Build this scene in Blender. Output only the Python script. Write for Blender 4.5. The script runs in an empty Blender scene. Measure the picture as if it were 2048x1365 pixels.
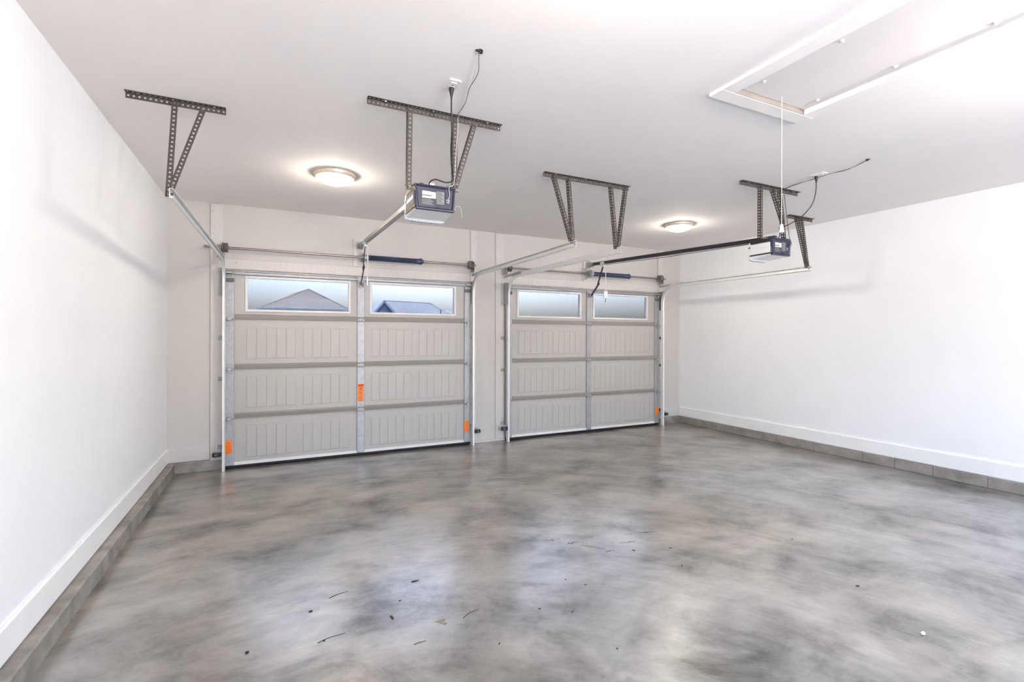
import bpy, bmesh, math, random
from mathutils import Vector, Matrix

# ------------------------------------------------------------------ camera, world, lights, exposure
scn = bpy.context.scene
COL = scn.collection
H = 2.849            # ceiling height
D = 6.055            # inner face of the wall with the garage doors
XL, XR = -0.9775, 6.118
YB = -1.30           # wall behind the camera
CAMZ = 1.434

cam_d = bpy.data.cameras.new('camera')
cam = bpy.data.objects.new('camera', cam_d)
COL.objects.link(cam)
cam.location = (0, 0, CAMZ)
cam_d.sensor_width = 36.0
cam_d.lens = 970.1 / 2048 * 36.0
cam_d.shift_y = -(682.5 - 672.8) / 2048
cam_d.clip_start = 0.05
cam_d.clip_end = 500
YAW = math.radians(26.259)
cam.rotation_euler = (Matrix.Rotation(-YAW, 3, 'Z') @ Matrix.Rotation(math.radians(90), 3, 'X')
                      @ Matrix.Rotation(0.0025, 3, 'Z')).to_euler()
scn.camera = cam

world = bpy.data.worlds.new('world')
scn.world = world
world.use_nodes = True
wn = world.node_tree.nodes
wl = world.node_tree.links
wn.clear()
w_out = wn.new('ShaderNodeOutputWorld')
w_bg = wn.new('ShaderNodeBackground')
w_sky = wn.new('ShaderNodeTexSky')
w_sky.sky_type = 'NISHITA'
w_sky.sun_disc = False
w_sky.sun_elevation = math.radians(44)
w_sky.sun_rotation = math.radians(21)
w_sky.air_density = 1.0
w_sky.dust_density = 8.2
w_sky.ozone_density = 5.0
w_bg.inputs['Strength'].default_value = 1.7
wl.new(w_sky.outputs[0], w_bg.inputs[0])
wl.new(w_bg.outputs[0], w_out.inputs[0])

# an unseen opening added behind the viewer lets daylight fill the room: a sampling portal over that opening (gives off no light itself)
OX0, OX1, OZ = 0.3, 4.8, 2.35
por_d = bpy.data.lights.new('added_rear_opening_portal', 'AREA')
por_d.shape = 'RECTANGLE'
por_d.size = OX1 - OX0
por_d.size_y = OZ
por_d.cycles.is_portal = True
por = bpy.data.objects.new('added_rear_opening_portal', por_d)
COL.objects.link(por)
por.location = ((OX0 + OX1) / 2, YB - .08, OZ / 2)
por.rotation_euler = (math.radians(90), 0, 0)       # faces into the garage (+y)

FRONT = [('AREA', 5.0), ('POINT', 4.2)]   # watts of the two ceiling lamps in view
FILL_REAR = (50.0, 49.0)         # watts of the unseen fill lamps added behind the viewer
LAMP_COL = (1.0, 0.92, 0.81)

vs = scn.view_settings
vs.view_transform = 'Standard'
vs.look = 'None'
vs.gamma = 1.0
vs.use_curve_mapping = False
vs.exposure = 1.1
scn.display_settings.display_device = 'sRGB'
scn.cycles.use_denoising = True
scn.cycles.denoising_prefilter = 'ACCURATE'
scn.cycles.max_bounces = 9
scn.cycles.diffuse_bounces = 6
scn.cycles.glossy_bounces = 4
scn.cycles.transmission_bounces = 8
scn.cycles.transparent_max_bounces = 12
scn.cycles.sample_clamp_indirect = 5.0
scn.cycles.use_light_tree = False
scn.cycles.caustics_reflective = False
scn.cycles.caustics_refractive = False

RNG = random.Random(11)


# ------------------------------------------------------------------ materials
def lin(c):
    r = []
    for v in c:
        v = v / 255.0
        r.append(v / 12.92 if v <= 0.04045 else ((v + 0.055) / 1.055) ** 2.4)
    return r


def mat(name, rgb, rough=0.5, metal=0.0, var=0.06, scale=18.0, bump=0.0, bscale=120.0, stretch=None, ior=1.45,
        emit=None, estr=0.0, coat=0.0):
    m = bpy.data.materials.new(name)
    m.use_nodes = True
    nt = m.node_tree
    n, l = nt.nodes, nt.links
    b = n['Principled BSDF']
    c = lin(rgb)
    tc = n.new('ShaderNodeTexCoord')
    mp = n.new('ShaderNodeMapping')
    if stretch:
        mp.inputs['Scale'].default_value = stretch
    l.new(tc.outputs['Object'], mp.inputs[0])
    nz = n.new('ShaderNodeTexNoise')
    nz.inputs['Scale'].default_value = scale
    nz.inputs['Detail'].default_value = 5
    l.new(mp.outputs[0], nz.inputs['Vector'])
    rp = n.new('ShaderNodeValToRGB')
    rp.color_ramp.elements[0].position = 0.3
    rp.color_ramp.elements[1].position = 0.7
    rp.color_ramp.elements[0].color = [max(0, v * (1 - var)) for v in c] + [1]
    rp.color_ramp.elements[1].color = [min(1, v * (1 + var)) for v in c] + [1]
    l.new(nz.outputs['Fac'], rp.inputs[0])
    l.new(rp.outputs[0], b.inputs['Base Color'])
    b.inputs['Roughness'].default_value = rough
    b.inputs['Metallic'].default_value = metal
    b.inputs['IOR'].default_value = ior
    if coat:
        b.inputs['Coat Weight'].default_value = coat
    if bump:
        nb = n.new('ShaderNodeTexNoise')
        nb.inputs['Scale'].default_value = bscale
        nb.inputs['Detail'].default_value = 3
        l.new(mp.outputs[0], nb.inputs['Vector'])
        bp = n.new('ShaderNodeBump')
        bp.inputs['Strength'].default_value = bump
        bp.inputs['Distance'].default_value = 0.002
        l.new(nb.outputs['Fac'], bp.inputs['Height'])
        l.new(bp.outputs[0], b.inputs['Normal'])
    if emit:
        b.inputs['Emission Color'].default_value = list(emit) + [1]
        b.inputs['Emission Strength'].default_value = estr
    return m


M = {}
M['wall'] = mat('wall_paint', (244, 244, 245), 0.7, var=0.012, scale=3, bump=0.25, bscale=90)
M['wall_front'] = mat('front_wall_paint_dimmed', (202, 197, 192), 0.7, var=0.015, scale=3, bump=0.25, bscale=90)  # same paint as the side walls, darkened for the weaker light here
M['ceiling'] = mat('ceiling_paint', (248, 243, 238), 0.8, var=0.012, scale=2, bump=0.2, bscale=70)
M['hatch_panel'] = mat('hatch_panel_paint', (232, 225, 219), 0.7, var=0.02, scale=4)
M['trim'] = mat('trim_paint', (244, 243, 241), 0.45, var=0.02, scale=6)
M['board'] = mat('board_paint', (208, 203, 198), 0.5, var=0.035, scale=9, stretch=(3, 3, 0.6))
M['door'] = mat('door_steel_paint', (184, 180, 175), 0.42, var=0.018, scale=5, bump=0.12, bscale=220)
M['door_rail'] = mat('door_rail_paint', (152, 147, 141), 0.45, var=0.03, scale=8)
M['frame'] = mat('window_frame_white', (228, 226, 224), 0.4, var=0.015)
M['galv'] = mat('galvanised_steel', (174, 174, 176), 0.5, metal=0.5, var=0.10, scale=40, stretch=(1, 1, 0.5))
M['galv_dull'] = mat('dull_galvanised_steel', (168, 168, 168), 0.5, metal=0.6, var=0.12, scale=45)
M['track'] = mat('track_steel', (234, 234, 231), 0.35, metal=0.4, var=0.05, scale=22)
M['iron'] = mat('dark_perforated_iron', (74, 68, 64), 0.6, metal=0.2, var=0.16, scale=55)
M['shaft'] = mat('shaft_steel', (150, 140, 132), 0.35, metal=0.85, var=0.12, scale=40, stretch=(0.3, 1, 1))
M['drum'] = mat('cast_drum_grey', (118, 112, 108), 0.5, metal=0.5, var=0.12, scale=60)
M['spring'] = mat('oiled_spring_blue', (66, 74, 100), 0.4, metal=0.4, var=0.18, scale=30)
M['black'] = mat('black_plastic', (26, 26, 28), 0.35, var=0.1)
M['cord'] = mat('black_rubber_cord', (34, 32, 32), 0.5, var=0.1)
M['wire'] = mat('grey_bell_wire', (92, 86, 84), 0.5, var=0.1)
M['wire_white'] = mat('white_bell_wire', (225, 222, 216), 0.5, var=0.04)
M['rubber'] = mat('seal_rubber', (24, 23, 23), 0.7, var=0.15)
M['rail_dark'] = mat('opener_rail_dark', (58, 56, 62), 0.35, metal=0.5, var=0.1, scale=30)
M['rail_steel'] = mat('opener_rail_steel', (170, 164, 158), 0.35, metal=0.6, var=0.08, scale=30)
M['navy'] = mat('opener_navy_plastic', (38, 41, 62), 0.38, var=0.05, scale=20)
M['case_grey'] = mat('opener_case_grey', (104, 100, 100), 0.65, metal=0.0, var=0.06)
M['case_tan'] = mat('opener_case_champagne', (170, 148, 120), 0.65, metal=0.0, var=0.05)
M['lens'] = mat('opener_lens_white', (240, 241, 240), 0.25, var=0.015)
M['label'] = mat('paper_label', (226, 218, 210), 0.5, var=0.04, scale=60)
M['label_grey'] = mat('printed_label_grey', (122, 126, 122), 0.5, var=0.12, scale=120)
M['print'] = mat('printed_ink', (52, 50, 52), 0.6, var=0.1)
M['orange'] = mat('orange_sticker', (253, 132, 44), 0.5, var=0.04, scale=30)
M['orange_dark'] = mat('orange_sticker_header', (222, 92, 26), 0.5, var=0.05, scale=30)
M['nickel'] = mat('brushed_nickel', (228, 208, 186), 0.35, metal=0.5, var=0.06, scale=30)
M['plastic_white'] = mat('white_plastic', (238, 237, 234), 0.35, var=0.015)
M['rope'] = mat('white_cord', (216, 212, 203), 0.7, var=0.04, scale=200)
M['plastic_bag'] = mat('cloudy_plastic_tag', (222, 226, 230), 0.25, var=0.08, scale=60)
M['concrete_kerb'] = mat('concrete_kerb', (146, 140, 134), 0.7, var=0.3, scale=7, bump=0.5, bscale=60)
M['block'] = mat('concrete_block', (144, 137, 130), 0.75, var=0.24, scale=8, bump=0.5, bscale=70)
M['mortar'] = mat('mortar', (120, 114, 108), 0.9, var=0.12, scale=30)
M['lining_shade'] = mat('shaded_hatch_lining', (134, 126, 119), 0.8, var=0.08, scale=8)  # shade on the far side of the hatch recess, put into the colour
M['hole'] = mat('dark_gap', (48, 42, 40), 0.9, var=0.1)
M['screw'] = mat('screw_steel', (110, 106, 104), 0.4, metal=0.7, var=0.1)
M['shingle'] = mat('tan_asphalt_shingles', (245, 196, 160), 0.9, var=0.34, scale=5.5)
M['shingle2'] = mat('grey_asphalt_shingles', (226, 208, 190), 0.9, var=0.34, scale=5.5)
M['siding'] = mat('blue_siding', (136, 160, 196), 0.7, var=0.06, scale=3)
M['house_wall'] = mat('cream_house_wall', (205, 200, 190), 0.8, var=0.04, scale=2)
M['fascia'] = mat('white_fascia', (238, 235, 230), 0.6, var=0.03)
M['debris'] = mat('dark_debris', (40, 37, 35), 0.8, var=0.2, scale=90)
M['twig'] = mat('dry_twig', (58, 52, 50), 0.8, var=0.2, scale=90)
M['leaf'] = mat('dry_leaf', (122, 117, 106), 0.8, var=0.2, scale=60)
M['crack'] = mat('crack_dark', (92, 90, 94), 0.8, var=0.2, scale=60)
M['drive'] = mat('driveway_concrete', (205, 200, 192), 0.9, var=0.1, scale=2)


def glass_mat():
    m = bpy.data.materials.new('window_glass')
    m.use_nodes = True
    n, l = m.node_tree.nodes, m.node_tree.links
    n.clear()
    o = n.new('ShaderNodeOutputMaterial')
    mix = n.new('ShaderNodeMixShader')
    tr = n.new('ShaderNodeBsdfTransparent')
    tr.inputs[0].default_value = (0.214, 0.242, 0.288, 1)
    gl = n.new('ShaderNodeBsdfGlossy')
    gl.inputs['Roughness'].default_value = 0.02
    fr = n.new('ShaderNodeFresnel')
    # the pane is a thin slab: keep the same index on its way out
    ge = n.new('ShaderNodeNewGeometry')
    mr = n.new('ShaderNodeMapRange')
    mr.inputs[3].default_value = 1.45
    mr.inputs[4].default_value = 1 / 1.45
    l.new(ge.outputs['Backfacing'], mr.inputs[0])
    l.new(mr.outputs[0], fr.inputs[0])
    l.new(fr.outputs[0], mix.inputs[0])
    l.new(tr.outputs[0], mix.inputs[1])
    l.new(gl.outputs[0], mix.inputs[2])
    l.new(mix.outputs[0], o.inputs[0])
    return m


M['glass'] = glass_mat()


def lamp_mat(k=1.0):
    m = bpy.data.materials.new('lit_lamp_glass')
    m.use_nodes = True
    b = m.node_tree.nodes['Principled BSDF']
    b.inputs['Base Color'].default_value = (0.9, 0.88, 0.84, 1)
    b.inputs['Roughness'].default_value = 0.3
    b.inputs['Emission Color'].default_value = list(LAMP_COL) + [1]
    b.inputs['Emission Strength'].default_value = 3.0
    m.cycles.emission_sampling = 'NONE'      # the bulb below carries the light
    return m


M['lamp'] = lamp_mat()


def floor_mat():
    m = bpy.data.materials.new('sealed_concrete_floor')
    m.use_nodes = True
    n, l = m.node_tree.nodes, m.node_tree.links
    b = n['Principled BSDF']
    tc = n.new('ShaderNodeTexCoord')

    def noise(scale, detail, rough, dist, sc=(1, 1, 1), rot=0.0, loc=(0, 0, 0)):
        mp = n.new('ShaderNodeMapping')
        mp.inputs['Scale'].default_value = sc
        mp.inputs['Rotation'].default_value = (0, 0, rot)
        mp.inputs['Location'].default_value = loc
        l.new(tc.outputs['Object'], mp.inputs[0])
        z = n.new('ShaderNodeTexNoise')
        z.inputs['Scale'].default_value = scale
        z.inputs['Detail'].default_value = detail
        z.inputs['Roughness'].default_value = rough
        z.inputs['Distortion'].default_value = dist
        l.new(mp.outputs[0], z.inputs['Vector'])
        return z.outputs['Fac']

    def ramp(f, stops):
        r = n.new('ShaderNodeValToRGB')
        while len(r.color_ramp.elements) < len(stops):
            r.color_ramp.elements.new(0.5)
        for e, (p, c) in zip(r.color_ramp.elements, stops):
            e.position = p
            e.color = list(c) + [1]
        l.new(f, r.inputs[0])
        return r.outputs[0]

    def mixc(f, a, c, mode='MIX', fac=None):
        x = n.new('ShaderNodeMix')
        x.data_type = 'RGBA'
        x.blend_type = mode
        if f is not None:
            l.new(f, x.inputs[0])
        else:
            x.inputs[0].default_value = fac
        l.new(a, x.inputs[6])
        l.new(c, x.inputs[7])
        return x.outputs[2]

    # trowel sweeps: long arcs in the slab, in polar coordinates about the spot the finisher stood
    sx = n.new('ShaderNodeSeparateXYZ')
    l.new(tc.outputs['Object'], sx.inputs[0])
    def mth(op, a, c=None, k=None):
        x = n.new('ShaderNodeMath')
        x.operation = op
        for q, i in ((a, 0), (c, 1)):
            if q is None:
                continue
            if isinstance(q, (int, float)):
                x.inputs[i].default_value = q
            else:
                l.new(q, x.inputs[i])
        return x.outputs[0]
    ux = mth('SUBTRACT', sx.outputs[0], 0.2)
    uy = mth('SUBTRACT', sx.outputs[1], 0.6)
    rad = mth('POWER', mth('ADD', mth('MULTIPLY', ux, ux), mth('MULTIPLY', uy, uy)), 0.5)
    ang = mth('ARCTAN2', uy, ux)
    def arc_noise(fr, fa, detail, rough, dist, seed):
        cmb = n.new('ShaderNodeCombineXYZ')
        l.new(mth('MULTIPLY', rad, fr), cmb.inputs[0])
        l.new(mth('MULTIPLY', ang, fa), cmb.inputs[1])
        cmb.inputs[2].default_value = seed
        z = n.new('ShaderNodeTexNoise')
        z.inputs['Scale'].default_value = 1.0
        z.inputs['Detail'].default_value = detail
        z.inputs['Roughness'].default_value = rough
        z.inputs['Distortion'].default_value = dist
        l.new(cmb.outputs[0], z.inputs['Vector'])
        return z.outputs['Fac']
    cloud = noise(1.7, 10, 0.67, 0.3, sc=(1, 1.2, 1), rot=0.2)
    tint = noise(0.5, 4, 0.5, 0.4, loc=(4.2, 1.3, 0))
    streak = arc_noise(5.5, 3.4, 10, 0.70, 0.4, 2.0)
    fine = arc_noise(34, 9, 6, 0.72, 0.4, 7.0)
    grey = ramp(cloud, [(0.33, lin((50, 50, 49))), (0.47, lin((104, 103, 101))), (0.62, lin((144, 143, 140)))])
    tan = ramp(cloud, [(0.33, lin((52, 45, 37))), (0.47, lin((102, 94, 81))), (0.62, lin((144, 135, 120)))])
    tint = mth('ADD', tint, mth('MULTIPLY', mth('SUBTRACT', sx.outputs[1], 3.2), 0.05))
    tm = ramp(tint, [(0.36, (0, 0, 0)), (0.56, (1, 1, 1))])
    base = mixc(tm, grey, tan)
    st = ramp(streak, [(0.25, (0.48, 0.48, 0.48)), (0.45, (0.88, 0.88, 0.88)), (0.58, (1.08, 1.08, 1.08)), (0.80, (1.34, 1.33, 1.31))])
    base = mixc(None, base, st, 'MULTIPLY', 0.85)
    fi = ramp(fine, [(0.30, (0.70, 0.70, 0.70)), (0.5, (1, 1, 1)), (0.72, (1.18, 1.18, 1.18))])
    base = mixc(None, base, fi, 'MULTIPLY', 0.8)
    l.new(base, b.inputs['Base Color'])
    rr = ramp(streak, [(0.3, (0.34,) * 3), (0.6, (0.285,) * 3)])
    l.new(rr, b.inputs['Roughness'])
    b.inputs['IOR'].default_value = 1.7
    # the sealer has worn off in the dark blotches
    seal = mth('ADD', mth('MULTIPLY', cloud, 0.6), mth('MULTIPLY', streak, 0.4))
    l.new(ramp(seal, [(0.36, (0.34,) * 3), (0.49, (0.84,) * 3), (0.58, (1.0,) * 3)]), b.inputs['Coat Weight'])
    b.inputs['Coat IOR'].default_value = 3.1
    b.inputs['Coat Roughness'].default_value = 0.282
    return m


M['floor'] = floor_mat()


# ------------------------------------------------------------------ mesh helpers
def V(*a):
    return Vector(a)


def new():
    return bmesh.new()


def box(bm, x0, x1, y0, y1, z0, z1, bev=0.0, seg=1):
    t = bmesh.new()
    bmesh.ops.create_cube(t, size=1.0)
    for v in t.verts:
        v.co = V(x0 + (v.co.x + .5) * (x1 - x0), y0 + (v.co.y + .5) * (y1 - y0), z0 + (v.co.z + .5) * (z1 - z0))
    if bev:
        bmesh.ops.bevel(t, geom=list(t.edges), offset=bev, segments=seg, profile=0.5, affect='EDGES')
    merge(bm, t)
    return bm


def merge(bm, t, mtx=None):
    mp = {}
    for v in t.verts:
        mp[v] = bm.verts.new(mtx @ v.co if mtx else v.co)
    for f in t.faces:
        try:
            nf = bm.faces.new([mp[v] for v in f.verts])
            nf.smooth = f.smooth
        except ValueError:
            pass
    t.free()


def hexa(bm, b4, t4):
    """closed six-sided solid from 4 bottom and 4 top points (same winding)"""
    a = [bm.verts.new(p) for p in b4]
    c = [bm.verts.new(p) for p in t4]
    bm.faces.new(a[::-1])
    bm.faces.new(c)
    for i in range(4):
        j = (i + 1) % 4
        bm.faces.new([a[i], a[j], c[j], c[i]])
    return bm


def prism(bm, pts, axis, a0, a1):
    """extrude polygon pts (2D) along axis"""
    def mk(p, a):
        if axis == 'x':
            return V(a, p[0], p[1])
        if axis == 'y':
            return V(p[0], a, p[1])
        return V(p[0], p[1], a)
    A = [bm.verts.new(mk(p, a0)) for p in pts]
    B = [bm.verts.new(mk(p, a1)) for p in pts]
    bm.faces.new(A)
    bm.faces.new(B[::-1])
    k = len(pts)
    for i in range(k):
        j = (i + 1) % k
        bm.faces.new([A[j], A[i], B[i], B[j]])
    return bm


def frames(path):
    ts = []
    k = len(path)
    for i in range(k):
        a = path[max(0, i - 1)]
        b = path[min(k - 1, i + 1)]
        ts.append((b - a).normalized())
    ref = V(0, 0, 1) if abs(ts[0].z) < 0.9 else V(1, 0, 0)
    u = (ref - ts[0] * ref.dot(ts[0])).normalized()
    out = []
    for t in ts:
        u = (u - t * u.dot(t)).normalized()
        out.append((t, u, t.cross(u)))
    return out


def tube(bm, path, r, n=8):
    path = [Vector(p) for p in path]
    rings = []
    rr = r if isinstance(r, (list, tuple)) else [r] * len(path)
    for (t, u, w), p, q in zip(frames(path), path, rr):
        rings.append([bm.verts.new(p + (u * math.cos(2 * math.pi * i / n) + w * math.sin(2 * math.pi * i / n)) * q) for i in range(n)])
    for A, B in zip(rings, rings[1:]):
        for i in range(n):
            j = (i + 1) % n
            f = bm.faces.new([A[i], A[j], B[j], B[i]])
            f.smooth = True
    bm.faces.new(rings[0][::-1])
    bm.faces.new(rings[-1])
    return bm


def spline(pts, k=6):
    """Catmull-Rom through points"""
    P = [Vector(p) for p in pts]
    P = [P[0] * 2 - P[1]] + P + [P[-1] * 2 - P[-2]]
    out = []
    for i in range(1, len(P) - 2):
        for s in range(k):
            t = s / k
            a, b, c, d = P[i - 1], P[i], P[i + 1], P[i + 2]
            out.append(0.5 * ((2 * b) + (c - a) * t + (2 * a - 5 * b + 4 * c - d) * t * t + (3 * b - a - 3 * c + d) * t ** 3))
    out.append(P[-2])
    return out


def lathe(bm, prof, n=32, origin=(0, 0, 0), axis='z'):
    """profile list of (r, h); closed at both ends"""
    o = Vector(origin)
    def mk(r, h, a):
        c, s = r * math.cos(a), r * math.sin(a)
        if axis == 'z':
            return o + V(c, s, h)
        if axis == 'x':
            return o + V(h, c, s)
        return o + V(c, h, s)
    rings = [[bm.verts.new(mk(r, h, 2 * math.pi * i / n)) for i in range(n)] for r, h in prof]
    for A, B in zip(rings, rings[1:]):
        for i in range(n):
            j = (i + 1) % n
            f = bm.faces.new([A[i], A[j], B[j], B[i]])
            f.smooth = True
    bm.faces.new(rings[0][::-1])
    bm.faces.new(rings[-1])
    return bm


def sweep_profile(bm, path, fr, prof):
    """sweep a closed 2D profile; fr = list of (u, w) axes"""
    rings = [[bm.verts.new(p + u * a + w * b) for a, b in prof] for p, (u, w) in zip(path, fr)]
    k = len(prof)
    for A, B in zip(rings, rings[1:]):
        for i in range(k):
            j = (i + 1) % k
            bm.faces.new([A[i], A[j], B[j], B[i]])
    bm.faces.new(rings[0][::-1])
    bm.faces.new(rings[-1])
    return bm


def perf_strip(bm, o, u, v, nrm, length, w, t, pitch=0.0255, r=0.0066):
    """flat strip with a row of real holes: o = corner, u along, v across, nrm = thickness direction"""
    k = max(1, int(length / pitch))
    p = length / k
    for c in range(k):
        cx = (c + 0.5) * p
        ring = []
        outer = [(c * p, 0), (cx, 0), ((c + 1) * p, 0), ((c + 1) * p, w / 2), ((c + 1) * p, w), (cx, w), (c * p, w), (c * p, w / 2)]
        inner = [(cx + r * math.cos(math.radians(225 + 45 * i)), w / 2 + r * math.sin(math.radians(225 + 45 * i))) for i in range(8)]
        of = [bm.verts.new(o + u * a + v * b) for a, b in outer]
        inf = [bm.verts.new(o + u * a + v * b) for a, b in inner]
        ob = [bm.verts.new(o + u * a + v * b + nrm * t) for a, b in outer]
        inb = [bm.verts.new(o + u * a + v * b + nrm * t) for a, b in inner]
        for i in range(8):
            j = (i + 1) % 8
            bm.faces.new([of[i], of[j], inf[j], inf[i]])
            bm.faces.new([ob[j], ob[i], inb[i], inb[j]])
            bm.faces.new([inf[i], inf[j], inb[j], inb[i]])
            edge_side = i in (0, 1, 4, 5)
            if edge_side or (c == 0 and i in (6, 7)) or (c == k - 1 and i in (2, 3)):
                bm.faces.new([of[j], of[i], ob[i], ob[j]])


def perf_angle(bm, p0, p1, da, db, wa=0.032, wb=0.032, t=0.0022):
    """angle iron with rows of holes in both flanges; corner line p0-p1; da, db = flange directions"""
    p0, p1 = Vector(p0), Vector(p1)
    u = (p1 - p0)
    L = u.length
    u.normalize()
    da = Vector(da)
    db = Vector(db)
    da = (da - u * da.dot(u)).normalized()
    db = (db - u * db.dot(u))
    db = (db - da * db.dot(da)).normalized()
    perf_strip(bm, p0, u, da, db, L, wa, t)
    perf_strip(bm, p0, u, db, da, L, wb, t)
    return bm


def finish(o, sharp=35):
    pass


def obj(name, bm, m, parent=None, off=None, label=None, cat=None, group=None, kind=None, normals=True):
    if normals:
        bmesh.ops.recalc_face_normals(bm, faces=list(bm.faces))
    if off is not None:
        bmesh.ops.translate(bm, verts=list(bm.verts), vec=-Vector(off))
    me = bpy.data.meshes.new(name)
    bm.to_mesh(me)
    bm.free()
    me.materials.append(M[m] if isinstance(m, str) else m)
    if any(p.use_smooth for p in me.polygons):
        me.set_sharp_from_angle(angle=math.radians(40))
    o = bpy.data.objects.new(name, me)
    COL.objects.link(o)
    if parent is not None:
        o.parent = parent
    tag(o, label, cat, group, kind)
    return o


def tag(o, label=None, cat=None, group=None, kind=None):
    if label:
        o['label'] = label
    if cat:
        o['category'] = cat
    if group:
        o['group'] = group
    if kind:
        o['kind'] = kind
    return o


class Thing:
    def __init__(self, name, loc, label, cat, group=None, kind=None):
        self.o = bpy.data.objects.new(name, None)
        self.o.empty_display_size = 0.1
        COL.objects.link(self.o)
        self.o.location = loc
        self.loc = Vector(loc)
        tag(self.o, label, cat, group, kind)

    def part(self, name, bm, m, parent=None, label=None, kind=None):
        return obj(name, bm, m, parent if parent is not None else self.o, off=self.loc, label=label, kind=kind)

    def inst(self, name, me, pos, parent=None):
        o = bpy.data.objects.new(name, me)
        COL.objects.link(o)
        o.parent = parent if parent is not None else self.o
        o.location = Vector(pos) - self.loc
        return o


def struct(name, bm, m, label, cat):
    return obj(name, bm, m, label=label, cat=cat, kind='structure')


# ------------------------------------------------------------------ the room
floor = struct('floor', box(new(), XL - .15, XR + .15, YB - .15, D + .35, -0.15, 0), 'floor',
               'mottled grey-brown sealed concrete garage floor with a soft sheen', 'floor')

# hatch opening in the ceiling
HX0, HX1, HY0, HY1 = 2.372, 2.996, 0.55, 1.928
bm = new()
box(bm, XL - .15, HX0, YB - .15, D + .15, H, H + .15)
box(bm, HX1, XR + .15, YB - .15, D + .15, H, H + .15)
box(bm, HX0, HX1, YB - .15, HY0, H, H + .15)
box(bm, HX0, HX1, HY1, D + .15, H, H + .15)
struct('ceiling', bm, 'ceiling', 'flat white painted drywall ceiling over the garage', 'ceiling')
struct('wall_left', box(new(), XL - .15, XL, YB - .15, D + .15, -.15, H), 'wall', 'plain white painted wall along the left side', 'wall')
struct('wall_right', box(new(), XR, XR + .15, YB - .15, D + .15, -.15, H), 'wall', 'plain white painted wall along the right side', 'wall')
bm = new()
# wide opening added in the unseen rear wall to let daylight in
box(bm, XL, OX0, YB - .15, YB, -.15, H)
box(bm, OX1, XR, YB - .15, YB, -.15, H)
box(bm, OX0, OX1, YB - .15, YB, OZ, H)
struct('wall_rear', bm, 'wall', 'white wall behind the viewer with an added wide opening for daylight', 'wall')

D1C, D1W = 0.945, 1.402      # garage door centre and half width
D2C, D2W = 4.243, 1.372
DTOP = 2.14
bm = new()
W0, W1 = D, D + .15
box(bm, XL, D1C - D1W + .04, W0, W1, -.15, H)
box(bm, D1C + D1W - .04, D2C - D2W + .04, W0, W1, -.15, H)
box(bm, D2C + D2W - .04, XR, W0, W1, -.15, H)
box(bm, D1C - D1W + .04, D1C + D1W - .04, W0, W1, DTOP - .03, H)
box(bm, D2C - D2W + .04, D2C + D2W - .04, W0, W1, DTOP - .03, H)
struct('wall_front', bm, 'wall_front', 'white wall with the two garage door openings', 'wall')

struct('trim_14', box(new(), XL - .15, XR + .15, D + .15, D + .97, 2.70, 2.86), 'trim', 'unseen white overhang above the garage doors, added to block the sun', 'soffit')  # added out of view, sized to keep the sun out of the windows

# kerbs of concrete under the walls
KZ = 0.106
KL = 0.057


def kerb_bar(bm, x0, x1, y0, y1, nseg, axis):
    """long bar with slightly uneven top edge"""
    rnd = random.Random(4)
    secs = []
    for i in range(nseg + 1):
        f = i / nseg
        j = rnd.uniform(-.004, .004)
        if axis == 'y':
            y = y0 + (y1 - y0) * f
            secs.append([V(x0, y, 0), V(x1 + j * .4, y, 0), V(x1 + j, y, KZ - .008 + j * .5), V(x1 - .008 + j, y, KZ), V(x0, y, KZ)])
        else:
            x = x0 + (x1 - x0) * f
            secs.append([V(x, y1, 0), V(x, y0 + j * .4, 0), V(x, y0 + j, KZ - .008 + j * .5), V(x, y0 + .008 + j, KZ), V(x, y1, KZ)])
    rings = [[bm.verts.new(p) for p in s] for s in secs]
    for A, B in zip(rings, rings[1:]):
        for i in range(5):
            k = (i + 1) % 5
            bm.faces.new([A[i], A[k], B[k], B[i]])
    bm.faces.new(rings[0][::-1])
    bm.faces.new(rings[-1])
    return bm


struct('trim_1', kerb_bar(new(), XL, XL + KL + .015, YB, D, 40, 'y'), 'concrete_kerb',
       'poured concrete kerb under the left wall baseboard', 'kerb')
struct('trim_2', kerb_bar(new(), XL + KL + .015, D1C - D1W - .02, D - .02, D, 6, 'x'), 'concrete_kerb',
       'short concrete kerb left of the wider garage door', 'kerb')
struct('trim_3', kerb_bar(new(), D2C + D2W + .04, XR - .02, D - .02, D, 6, 'x'), 'concrete_kerb',
       'short concrete kerb in the far right corner', 'kerb')
rk = Thing('trim_4', (XR, D, 0), 'concrete block kerb under the right wall baseboard', 'kerb', kind='structure')
rk.part('mortar_bed', box(new(), XR - .017, XR, YB, D, 0, KZ - .003), 'mortar')
joints = [D, 5.63, 5.2, 4.75, 4.288, 3.795, 3.471, 3.224, 2.903, 2.559, 2.134, 1.72, 1.31, 0.9, 0.5, 0.1, -0.3, -0.7, YB]
for a, b in zip(joints, joints[1:]):
    dx = RNG.uniform(0, .004)
    rk.part('block', box(new(), XR - .021 - dx, XR, b + .0025, a - .0025, 0.001, KZ + RNG.uniform(-.002, .001), .003), 'block')

# baseboards
BT = 0.259
def baseb(name, x0, x1, y0, y1, label, z0=KZ + .006, m='trim'):
    return struct(name, box(new(), x0, x1, y0, y1, z0, BT, .006, 2), m, label, 'baseboard')
baseb('baseboard_left', XL, XL + .016, YB, D - .016, 'tall white baseboard along the left wall')
baseb('baseboard_right', XR - .016, XR, YB, D - .016, 'tall white baseboard along the right wall')
baseb('baseboard_front_left', XL, -0.597, D - .016, D, 'short white baseboard in the far left corner', m='board')
baseb('baseboard_front_right', 5.735, XR, D - .016, D, 'short white baseboard in the far right corner', m='board')

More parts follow.
